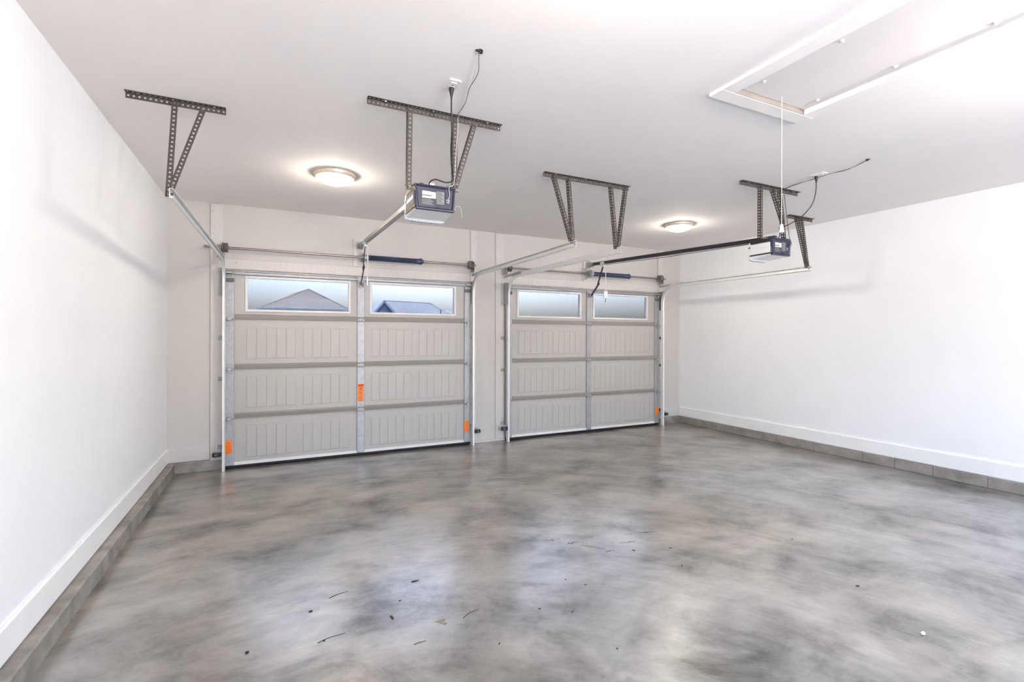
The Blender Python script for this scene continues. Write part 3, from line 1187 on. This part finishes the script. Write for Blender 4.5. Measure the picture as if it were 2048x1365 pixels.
    if bag:
        box(b, xk - .030, xk + .034, yk - .012, yk + .010, cordz - .06, cordz + .048, .007, 2)
        th.part('handle', b, 'plastic_bag', rc, label='white plastic release handle')
        b = new()
        tube(b, spline([(xk, yk, cordz - .055), (xk + .004, yk, cordz - .085), (xk - .006, yk, cordz - .115)]), .005, 6)
        th.part('cord_tail', b, 'case_grey', rc)
    else:
        lathe(b, [(.003, .06), (.008, .055), (.009, .03), (.006, .0), (.010, -.004), (.011, -.02), (.004, -.026)], 12, (xk, yk, cordz), 'z')
        th.part('handle', b, 'plastic_white', rc, label='white plastic release handle')
    # antenna wire
    b = new()
    tube(b, spline([(cx + w - .012, yb + .004, zb + .012), (cx + w + .004, yb - .004, zb + .040), (cx + w + .03, yb - .004, zb + .036), (cx + w + .042, yb, zb + .0), (cx + w + .043, yb, zb - .03)]), .0009, 5)
    th.part('antenna_wire', b, 'wire_white')
    return th


opener(.930, 2.992, 2.236, 'rail_steel', 'navy and grey door opener hanging above the wider garage door',
       [(.93, 5.60, 2.42), (.93, 5.73, 2.215), (.93, 5.950, 2.045)], 2.02, False)
opener(4.250, 2.940, 2.192, 'rail_dark', 'dark door opener with white side lens hanging before the right-hand door',
       [(4.25, 5.66, 2.43), (4.25, 5.785, 2.19), (4.25, 5.950, 2.045)], 2.035, True)


# ------------------------------------------------------------------ ceiling lamps
def lamp(x, y, label, kinds):
    th = Thing('ceiling_lamp', (x, y, H), label, 'ceiling lamp', 'round flush ceiling lamps')
    b = new()
    lathe(b, [(.10, -.001), (.172, -.001), (.175, -.005), (.173, -.014), (.169, -.022), (.166, -.032), (.160, -.036), (.154, -.034), (.10, -.026)], 48, (x, y, H), 'z')
    th.part('rim', b, 'nickel')
    b = new()
    pr = [(.157, -.028)]
    for k in range(1, 7):
        a = math.pi / 2 * k / 7
        pr.append((.157 * math.cos(a), -.030 - .060 * math.sin(a)))
    pr.append((.004, -.0925))
    lathe(b, pr, 28, (x, y, H), 'z')
    th.part('glass_dome', b, 'lamp')
    for lk, lw in kinds:
        bd = bpy.data.lights.new('bulb_light', lk)
        bd.energy = lw
        bd.color = LAMP_COL
        if lk == 'AREA':                      # light leaving the face of the dome
            bd.shape = 'DISK'
            bd.size = .25
        else:                                 # light leaving it sideways
            bd.shadow_soft_size = .035 if len(kinds) > 1 else .07
        bo = bpy.data.objects.new('bulb_light', bd)
        COL.objects.link(bo)
        bo.parent = th.o
        bo.location = (0, 0, -.097 if lk == 'AREA' else (-.132 if len(kinds) > 1 else -.168))


lamp(.485, 4.50, 'lit round ceiling lamp with nickel rim, above the wider door', FRONT)
lamp(4.590, 4.555, 'lit round ceiling lamp with nickel rim, before the right-hand door', FRONT)
lamp(.900, .75, 'added round fill lamp behind and above the viewer at left', [('POINT', FILL_REAR[0])])
lamp(3.300, .30, 'added round fill lamp out of view near the attic hatch', [('POINT', FILL_REAR[1])])


# ------------------------------------------------------------------ attic hatch and its pull cord
th = Thing('attic_hatch', (2.68, 1.9, H), 'white recessed attic hatch with wide casing boards in ceiling', 'attic hatch')
CW = .098
b = box(new(), HX0 - CW, HX0, HY0 - CW, HY1, H - .019, H, .002)
th.part('casing_board', b, 'ceiling')
b = box(new(), HX1, HX1 + CW, HY0 - CW, HY1, H - .019, H, .002)
th.part('casing_board', b, 'ceiling')
b = box(new(), HX0 - CW, HX1 + CW, HY1 + .001, HY1 + CW, H - .019, H, .002)
th.part('casing_board', b, 'ceiling')
b = box(new(), HX0, HX1, HY0 - CW, HY0, H - .019, H, .002)
th.part('casing_board', b, 'ceiling')
pan = th.part('panel', box(new(), HX0 + .003, HX1 - .003, HY0 + .003, HY1 - .006, H + .012, H + .032, .001), 'hatch_panel')
th.part('opening_lining', box(new(), HX0, HX1, HY1 - .0035, HY1, H - .018, H + .12), 'lining_shade', label='far edge of the opening, darkened with painted shade')
b = new()
box(b, HX0, HX1, HY0, HY0 + .0035, H - .018, H + .12)
box(b, HX0, HX0 + .003, HY0 + .004, HY1 - .004, H - .018, H + .12)
box(b, HX1 - .003, HX1, HY0 + .004, HY1 - .004, H - .018, H + .12)
box(b, HX0, HX1, HY0, HY1, H + .12, H + .13)
th.part('opening_lining', b, 'trim')
for (x, y) in ((2.456, 1.807), (2.452, 1.391), (2.935, 1.397), (2.935, 1.804), (2.441, 1.0), (2.935, 1.0)):
    b = new()
    lathe(b, [(.003, .012), (.011, .011), (.009, .004), (.003, .002)], 12, (x, y, H), 'z')
    th.part('screw_cap', b, 'plastic_white', pan)
# pull cord
cx, cy = 2.712, 1.878
th = Thing('pull_cord', (cx, cy, H), 'long thin white pull cord hanging from the attic hatch', 'pull cord')
th.part('cord', tube(new(), [(cx, cy, H + .0125), (cx, cy, 2.085)], .0017, 6), 'rope')
b = new()
lathe(b, [(.003, .045), (.006, .044), (.010, .028), (.012, .008), (.014, -.002), (.013, -.004), (.003, -.004)], 14, (cx, cy, 2.060), 'z')
th.part('knob', b, 'plastic_white')


# ------------------------------------------------------------------ outlets, cords and wires
def outlet(x, y, label, plug):
    th = Thing('ceiling_outlet', (x, y, H), label, 'outlet', 'ceiling outlets')
    th.part('cover_plate', box(new(), x - .036, x + .036, y - .058, y + .058, H - .007, H, .003), 'plastic_white')
    for dy in (-.022, .022):
        b = new()
        box(b, x - .017, x + .017, y + dy - .014, y + dy + .014, H - .0105, H - .005, .003)
        s = th.part('socket', b, 'trim')
        for dx in (-.006, .006):
            th.part('slot', box(new(), x + dx - .001, x + dx + .001, y + dy - .004, y + dy + .004, H - .0112, H - .010), 'hole', s)
    b = new()
    lathe(b, [(.004, -.0085), (.004, -.006)], 8, (x, y, H), 'z')
    th.part('screw', b, 'screw')


outlet(.902, 2.592, 'white ceiling outlet plate with black cord near the ceiling centre', None)
outlet(4.250, 2.600, 'white ceiling outlet plate with black cord before the right wall', None)


def power_cord(px, py, pts, label):
    th = Thing('power_cord', (px, py, H), label, 'power cord', 'opener power cords')
    b = new()
    lathe(b, [(.010, -.013), (.015, -.014), (.015, -.026), (.011, -.040), (.007, -.062), (.005, -.070)], 14, (px, py, H), 'z')
    th.part('plug', b, 'cord')
    th.part('cable', tube(new(), spline([(px, py, H - .066)] + pts, 7), .0042, 7), 'cord')


power_cord(.902, 2.608, [(.902, 2.61, 2.70), (.915, 2.64, 2.60), (.945, 2.74, 2.54), (.990, 2.86, 2.49), (1.022, 2.93, 2.455), (1.030, 2.955, 2.43), (1.000, 2.975, 2.418),
                         (.965, 2.985, 2.425), (.930, 3.0, 2.436), (.905, 3.03, 2.425), (.900, 3.05, 2.398)],
           'black power cord dangling past the hanger of the wider door\'s opener')
power_cord(4.250, 2.622, [(4.255, 2.63, 2.70), (4.252, 2.66, 2.60), (4.235, 2.74, 2.51), (4.215, 2.82, 2.468), (4.21, 2.88, 2.45), (4.22, 2.93, 2.458), (4.25, 2.965, 2.455),
                          (4.285, 2.985, 2.42), (4.300, 3.0, 2.385), (4.305, 3.03, 2.354)],
           'black power cord looping to the right-hand opener')


def bell_wire(name, pts_list, mats, hole, label, cat):
    th = Thing(name, hole, label, cat, 'thin ceiling wires')
    b = new()
    lathe(b, [(.016, -.0012), (.011, -.0022), (.004, -.0016)], 10, hole, 'z')
    box(b, hole[0] - .022, hole[0] + .004, hole[1] - .006, hole[1] + .007, H - .006, H - .0005, .001)
    box(b, hole[0] + .002, hole[0] + .018, hole[1] + .004, hole[1] + .018, H - .006, H - .0005, .001)
    th.part('ceiling_hole', b, 'hole')
    for p, m in zip(pts_list, mats):
        th.part('wire', tube(new(), spline(p, 6), .0016 if m == 'wire_white' else .002, 5), m)


bell_wire('bell_wire',
          [[(.915, 2.235, H - .004), (.965, 2.36, H - .02), (.985, 2.46, H - .015), (.990, 2.56, H - .02), (1.035, 2.74, H - .012), (1.052, 2.93, H - .01),
            (1.058, 2.955, H - .05), (1.056, 2.985, 2.60), (1.040, 2.985, 2.42), (1.000, 2.978, 2.400), (.998, 2.975, 2.345), (1.010, 2.985, 2.315)],
           [(.919, 2.235, H - .004), (.950, 2.36, H - .012), (.975, 2.46, H - .01), (1.000, 2.58, H - .012), (1.040, 2.76, H - .01), (1.060, 2.93, H - .012),
            (1.066, 2.955, H - .05), (1.063, 2.985, 2.60), (1.050, 2.98, 2.425), (1.014, 2.974, 2.39), (1.018, 2.972, 2.34), (1.012, 2.985, 2.308)]],
          ['wire', 'wire_white'], (.917, 2.225, H), 'thin wires from a rough ceiling hole to the wider door\'s opener', 'wire')
bell_wire('bell_wire',
          [[(4.248, 2.215, H - .004), (4.285, 2.36, H - .018), (4.270, 2.52, H - .02), (4.262, 2.66, H - .028), (4.300, 2.84, H - .014), (4.350, 2.98, H - .012),
            (4.372, 3.004, H - .05), (4.385, 2.99, 2.60), (4.392, 2.965, 2.38), (4.380, 2.936, 2.32), (4.352, 2.946, 2.27)],
           [(4.244, 2.215, H - .004), (4.315, 2.40, H - .012), (4.292, 2.54, H - .012), (4.285, 2.68, H - .018), (4.320, 2.86, H - .012), (4.360, 2.98, H - .012),
            (4.380, 3.004, H - .05), (4.393, 2.99, 2.60), (4.398, 2.965, 2.38), (4.384, 2.934, 2.31), (4.346, 2.946, 2.262)]],
          ['wire', 'wire'], (4.246, 2.210, H), 'thin dark wires strung along the ceiling to the right-hand opener', 'wire')


# ------------------------------------------------------------------ safety sensors
def sensor(x, s, label):
    th = Thing('safety_sensor', (x, 5.95, .18), label, 'sensor', 'black safety sensors by the tracks')
    b = new()
    x0, x1 = sorted((x, x - s * .085))
    box(b, x0, x1, 5.895, 5.940, .162, .206, .008, 2)
    hs = th.part('housing', b, 'black')
    b = new()
    lathe(b, [(.014, -.004), (.014, 0)], 14, (x - s * .05, 5.895, .184), 'y')
    th.part('lens', b, 'case_grey', hs)
    b = new()
    box(b, x0 + .02, x1 - .02, 5.938, 5.945, .150, .225, .001)
    xa, xb = sorted((x + s * .004, x - s * .03))
    box(b, xa, xb, 5.940, 5.944, .200, .232, .001)
    th.part('mounting_bracket', b, 'galv_dull')
    b = new()
    tube(b, spline([(x - s * .05, 5.92, .206), (x - s * .052, 5.95, .26), (x - s * .05, 6.022, .30)]), .002, 5)
    th.part('wire', b, 'wire_white')


sensor(D1C - D1W - .022, 1, 'black safety sensor low beside the leftmost door track')
sensor(D1C + D1W + .022, -1, 'black safety sensor low on the left side of the pier')
sensor(D2C - D2W - .022, 1, 'black safety sensor low on the right side of the pier')
sensor(D2C + D2W + .027, -1, 'black safety sensor low beside the rightmost door track')


# ------------------------------------------------------------------ neighbouring houses seen through the windows
K1 = 1.6
CAMP = V(0, 0, CAMZ)
def far(x, y, z, k=K1):
    return CAMP + (V(x, y, z) - CAMP) * k


def poly(bm, *pts):
    return bm.faces.new([bm.verts.new(p) for p in pts])


th = Thing('house', far(1.5, 32, 0), 'neighbouring house with a tan shingled hip roof beyond the left door', 'house', 'neighbouring houses')
th.o.location.z = 0
th.loc.z = 0
A, B = far(1.84, 30, 4.086), far(1.03, 34.6, 4.086)
B.z = A.z
FL, FR = far(-.60, 27.6, 2.85), far(3.78, 27.6, 2.85)
BL, BR = far(-1.28, 38, 2.85), far(4.2, 38, 2.85)
for q in (FR, BL, BR):
    q.z = FL.z
b = new()
va, vb, vfl, vfr, vbl, vbr = [b.verts.new(p) for p in (A, B, FL, FR, BL, BR)]
b.faces.new([va, vfl, vfr])
b.faces.new([va, vfr, vbr, vb])
b.faces.new([vb, vbr, vbl])
b.faces.new([vb, vbl, vfl, va])
b.faces.new([vfl, vbl, vbr, vfr])
th.part('roof', b, 'shingle')
for p, q in ((A, FL), (A, FR), (A, B), (B, BL)):
    th.part('ridge_cap', tube(new(), [p, q], .05, 6), 'shingle')
for p, q in ((FL, FR), (FL, BL)):
    th.part('fascia', tube(new(), [p, q], .08, 6), 'fascia')
b = new()
box(b, FL.x + .4, FR.x - .4, FL.y + .5, BL.y - .5, 0, FL.z - .03)
th.part('house_body', b, 'house_wall')
for wx, ww in ((.9, 1.2), (3.4, 1.4)):
    th.part('window', box(new(), FL.x + wx, FL.x + wx + ww, FL.y + .44, FL.y + .52, 1.0, 2.4), 'glass')
b = new()
vp = far(.04, 29.2, 3.06)
tube(b, [vp - V(0, 0, .2), vp + V(0, 0, .22)], .05, 8)
th.part('vent_pipe', b, 'fascia')
# low porch roof in front
b = new()
pz = far(.4, 27.0, 2.72)
p2 = far(3.2, 27.0, 2.72)
prism(b, [(pz.y, pz.z - .12), (pz.y - 1.4, pz.z - .5), (pz.y - 1.4, pz.z - .62), (pz.y, pz.z - .62)], 'x', pz.x, p2.x)
th.part('porch_roof', b, 'shingle2')

th = Thing('house', (far(8.5, 35, 0).x, far(8.5, 35, 0).y, 0), 'neighbouring house with grey roof and blue-sided front gable', 'house', 'neighbouring houses')
A, B = far(6.92, 34, 3.861), far(10.46, 34.98, 3.861)
ez = far(7, 34, 2.5).z
E0, E1 = far(5.9, 31.3, 2.5), far(11.95, 32.5, 2.5)
E2, E3 = far(12.6, 37.6, 2.5), far(5.6, 36.8, 2.5)
for q in (E0, E1, E2, E3):
    q.z = ez
b = new()
va, vb, v0, v1, v2, v3 = [b.verts.new(p) for p in (A, B, E0, E1, E2, E3)]
b.faces.new([va, v0, v1, vb])
b.faces.new([vb, v1, v2])
b.faces.new([va, vb, v2, v3])
b.faces.new([va, v3, v0])
b.faces.new([v0, v3, v2, v1])
th.part('roof', b, 'shingle2')
for p, q in ((A, B), (B, E1)):
    th.part('ridge_cap', tube(new(), [p, q], .05, 6), 'shingle2')
# gable facing the garage
ga = far(6.60, 32.4, 3.748)
gl = far(5.62, 32.4, 2.52)
gr = far(7.70, 32.4, 2.60)
gl.z = gr.z = min(gl.z, gr.z)
b = new()
prism(b, [(ga.x, ga.z - .12), (gl.x + .12, gl.z), (gr.x - .12, gl.z)], 'y', ga.y + .25, ga.y + 3.0)
gb = th.part('gable', b, 'siding')
b = new()
z = gl.z
while z < ga.z - .2:
    f = (ga.z - .15 - z) / (ga.z - .15 - gl.z)
    box(b, ga.x - (ga.x - gl.x - .18) * f, ga.x + (gr.x - ga.x - .18) * f, ga.y + .21, ga.y + .26, z, z + .09)
    z += .13
th.part('siding_boards', b, 'siding', gb, kind='stuff')
for e in (gl, gr):
    b = new()
    d = (e - ga).normalized()
    nrm = V(-d.z, 0, d.x)
    if nrm.z < 0:
        nrm = -nrm
    pts = [ga + nrm * .10, e + nrm * .10, e - nrm * .10, ga - nrm * .10]
    hexa(b, [p for p in pts], [p + V(0, 3.4, 0) for p in pts])
    th.part('rake', b, 'fascia')
    b = new()
    pts = [ga - nrm * .10, e - nrm * .10, e - nrm * .34, ga - nrm * .34]
    hexa(b, [p + V(0, .16, 0) for p in pts], [p + V(0, .30, 0) for p in pts])
    th.part('rake_board', b, 'spring')
b = new()
box(b, E0.x + .4, E1.x - .4, E0.y + 1.2, E2.y - .8, 0, ez - .02)
th.part('house_body', b, 'house_wall')
b = new()
vp = far(10.72, 33.2, 3.18)
tube(b, [vp - V(0, 0, .3), vp + V(0, 0, .15)], .06, 8)
th.part('vent_pipe', b, 'rubber')

th = Thing('house', (far(13.0, 40, 0).x, far(13.0, 40, 0).y, 0), 'sliver of a pale roof right of the blue-gabled house', 'house', 'neighbouring houses')
A, B = far(12.55, 40, 3.60), far(16.5, 41, 3.66)
for sg in (4, -4):
    b = new()
    hexa(b, [A, B, B + V(0, sg, -1.6), A + V(0, sg, -1.6)], [A + V(0, 0, .12), B + V(0, 0, .12), B + V(0, sg, -1.48), A + V(0, sg, -1.48)])
    th.part('roof', b, 'shingle2')
b = new()
box(b, A.x + .4, B.x - .4, A.y - 3.2, A.y + 3.2, 0, A.z - 1.5)
th.part('house_body', b, 'house_wall')
b = new()
prism(b, [(A.y - 3.2, A.z - 1.5), (A.y + 3.2, A.z - 1.5), (A.y, A.z - .15)], 'x', A.x + .4, B.x - .4)
th.part('gable', b, 'house_wall')

struct('ground_rear', box(new(), -60, 60, -80, YB - .15, -.25, -.06), 'drive', 'pale concrete ground outside the added rear opening', 'ground')
struct('ground', box(new(), -90, 90, D + .35, 160, -.25, -.06), 'drive', 'pale driveway and street ground outside the garage', 'ground')


# ------------------------------------------------------------------ marks and small litter on the floor
def ribbon(bm, pts, w):
    P = [V(x, y, 0) for x, y in pts]
    k = len(P)
    L, R = [], []
    for i, p in enumerate(P):
        d = (P[min(k - 1, i + 1)] - P[max(0, i - 1)]).normalized()
        n = V(-d.y, d.x, 0)
        ww = w * (0.25 + 0.75 * math.sin(math.pi * (i + .3) / (k - .4))) * RNG.uniform(.6, 1.2)
        L.append(bm.verts.new(p + n * ww + V(0, 0, .0006)))
        R.append(bm.verts.new(p - n * ww + V(0, 0, .0006)))
    for i in range(k - 1):
        bm.faces.new([L[i], L[i + 1], R[i + 1], R[i]])


def wig(x0, y0, x1, y1, n=10, j=.006):
    out = []
    for i in range(n + 1):
        f = i / n
        out.append((x0 + (x1 - x0) * f + RNG.uniform(-j, j), y0 + (y1 - y0) * f + RNG.uniform(-j, j)))
    return out


for (p, w) in ((wig(2.395, 2.765, 2.535, 2.725, 9, .003), .006), (wig(2.28, 2.78, 2.37, 2.77, 7, .003), .0025), (wig(1.72, 2.93, 1.82, 2.93, 9, .02), .004),
               (wig(1.83, 2.82, 1.90, 2.84, 8, .02), .004), (wig(1.90, 2.78, 2.01, 2.64, 8, .012), .004), (wig(1.98, 2.62, 2.06, 2.60, 9, .015), .004),
               (wig(2.16, 2.68, 2.27, 2.66, 8, .010), .004), (wig(1.98, 2.86, 2.10, 2.86, 6, .004), .0016)):
    b = new()
    ribbon(b, p, w)
    obj('crack', b, 'crack', floor, normals=False)


def chip(x, y, r, m, name, label, cat, group, flat=.35, n=7, ang=0, el=1.0):
    r *= .8
    b = new()
    bmesh.ops.create_icosphere(b, subdivisions=1, radius=1)
    for v in b.verts:
        k = RNG.uniform(.75, 1.2)
        px, py = v.co.x * r * el * k, v.co.y * r * k
        v.co = V(px * math.cos(ang) - py * math.sin(ang), px * math.sin(ang) + py * math.cos(ang), (v.co.z + 1) * r * flat)
    lo = min(v.co.z for v in b.verts)
    for v in b.verts:
        v.co.z -= lo
    o = obj(name, b, m, label=label, cat=cat, group=group)
    o.location = (x, y, 0)


def twig(x, y, L, ang, label):
    b = new()
    d = V(math.cos(ang), math.sin(ang), 0)
    nn = V(-d.y, d.x, 0)
    pts = [V(x, y, .0015) + d * (L * (f - .5)) + nn * (L * .06 * math.sin(f * 4)) for f in (0, .25, .5, .75, 1)]
    c = V(x, y, 0)
    tube(b, [p - c for p in pts], [.0015, .0014, .0012, .001, .0007], 5)
    o = obj('twig', b, 'twig', label=label, cat='twig', group='dry twigs on the floor')
    o.location = c


chip(2.809, 1.216, .013, 'plastic_white', 'plastic_scrap', 'small white plastic scrap on the floor at right', 'scrap', None, .9)
for (x, y, r, el, an) in ((-.101, 2.491, .011, 1.2, .4), (.22, 2.43, .006, 1.3, .1), (.95, 2.05, .006, 1.5, .9), (1.26, 2.22, .006, 1.8, -.3), (1.40, 2.12, .005, 1.6, .3), (1.55, 2.42, .005, 1.4, .1),
                          (1.42, 1.78, .006, 1.6, .6), (1.62, 2.32, .005, 1.6, .2), (.62, 2.62, .006, 1.6, .1), (2.3, 2.25, .006, 1.4, .2), (3.3, 2.2, .007, 1.3, .4),
                          (.18, 2.72, .008, 2.2, .1), (2.17, 2.55, .007, 2.4, -.6), (2.42, 2.47, .006, 2.4, -.4), (3.02, 1.62, .007, 2.2, -.5)):
    chip(x, y, r, 'debris', 'debris_speck', 'dark speck of debris lying on the concrete floor', 'debris', 'dark specks on the floor', .4, ang=an, el=el)
chip(.547, 2.481, .008, 'twig', 'wood_chip', 'dark stubby wood chip on the floor near the centre', 'wood chip', None, .5, ang=1.9, el=3.2)
chip(.745, 2.79, .011, 'debris', 'dark_flake', 'dark pointed flake on the floor near the centre', 'flake', None, .2, ang=.1, el=3.2)
b = new()
pts = [(-.032, .013), (-.006, .021), (.029, .016), (.013, .0), (.02, -.026), (.005, -.03), (-.008, -.005)]
prism(b, pts, 'z', .0004, .0016)
o = obj('dry_leaf', b, 'leaf', label='greyish curled leaf scrap lying flat on the floor', cat='leaf')
o.location = (.762, 2.335, 0)
for (x, y, L, a, lb) in ((.33, 2.83, .11, .35, 'thin dark twig on the floor, farthest left of the twigs'), (.255, 2.44, .13, .22, 'long thin dark twig nearest the viewer on the floor'),
                         (.92, 2.34, .11, .45, 'thin dark twig right of the leaf scrap'), (.62, 2.22, .06, .1, 'very short dark twig below the wood chip')):
    twig(x, y, L, a, lb)
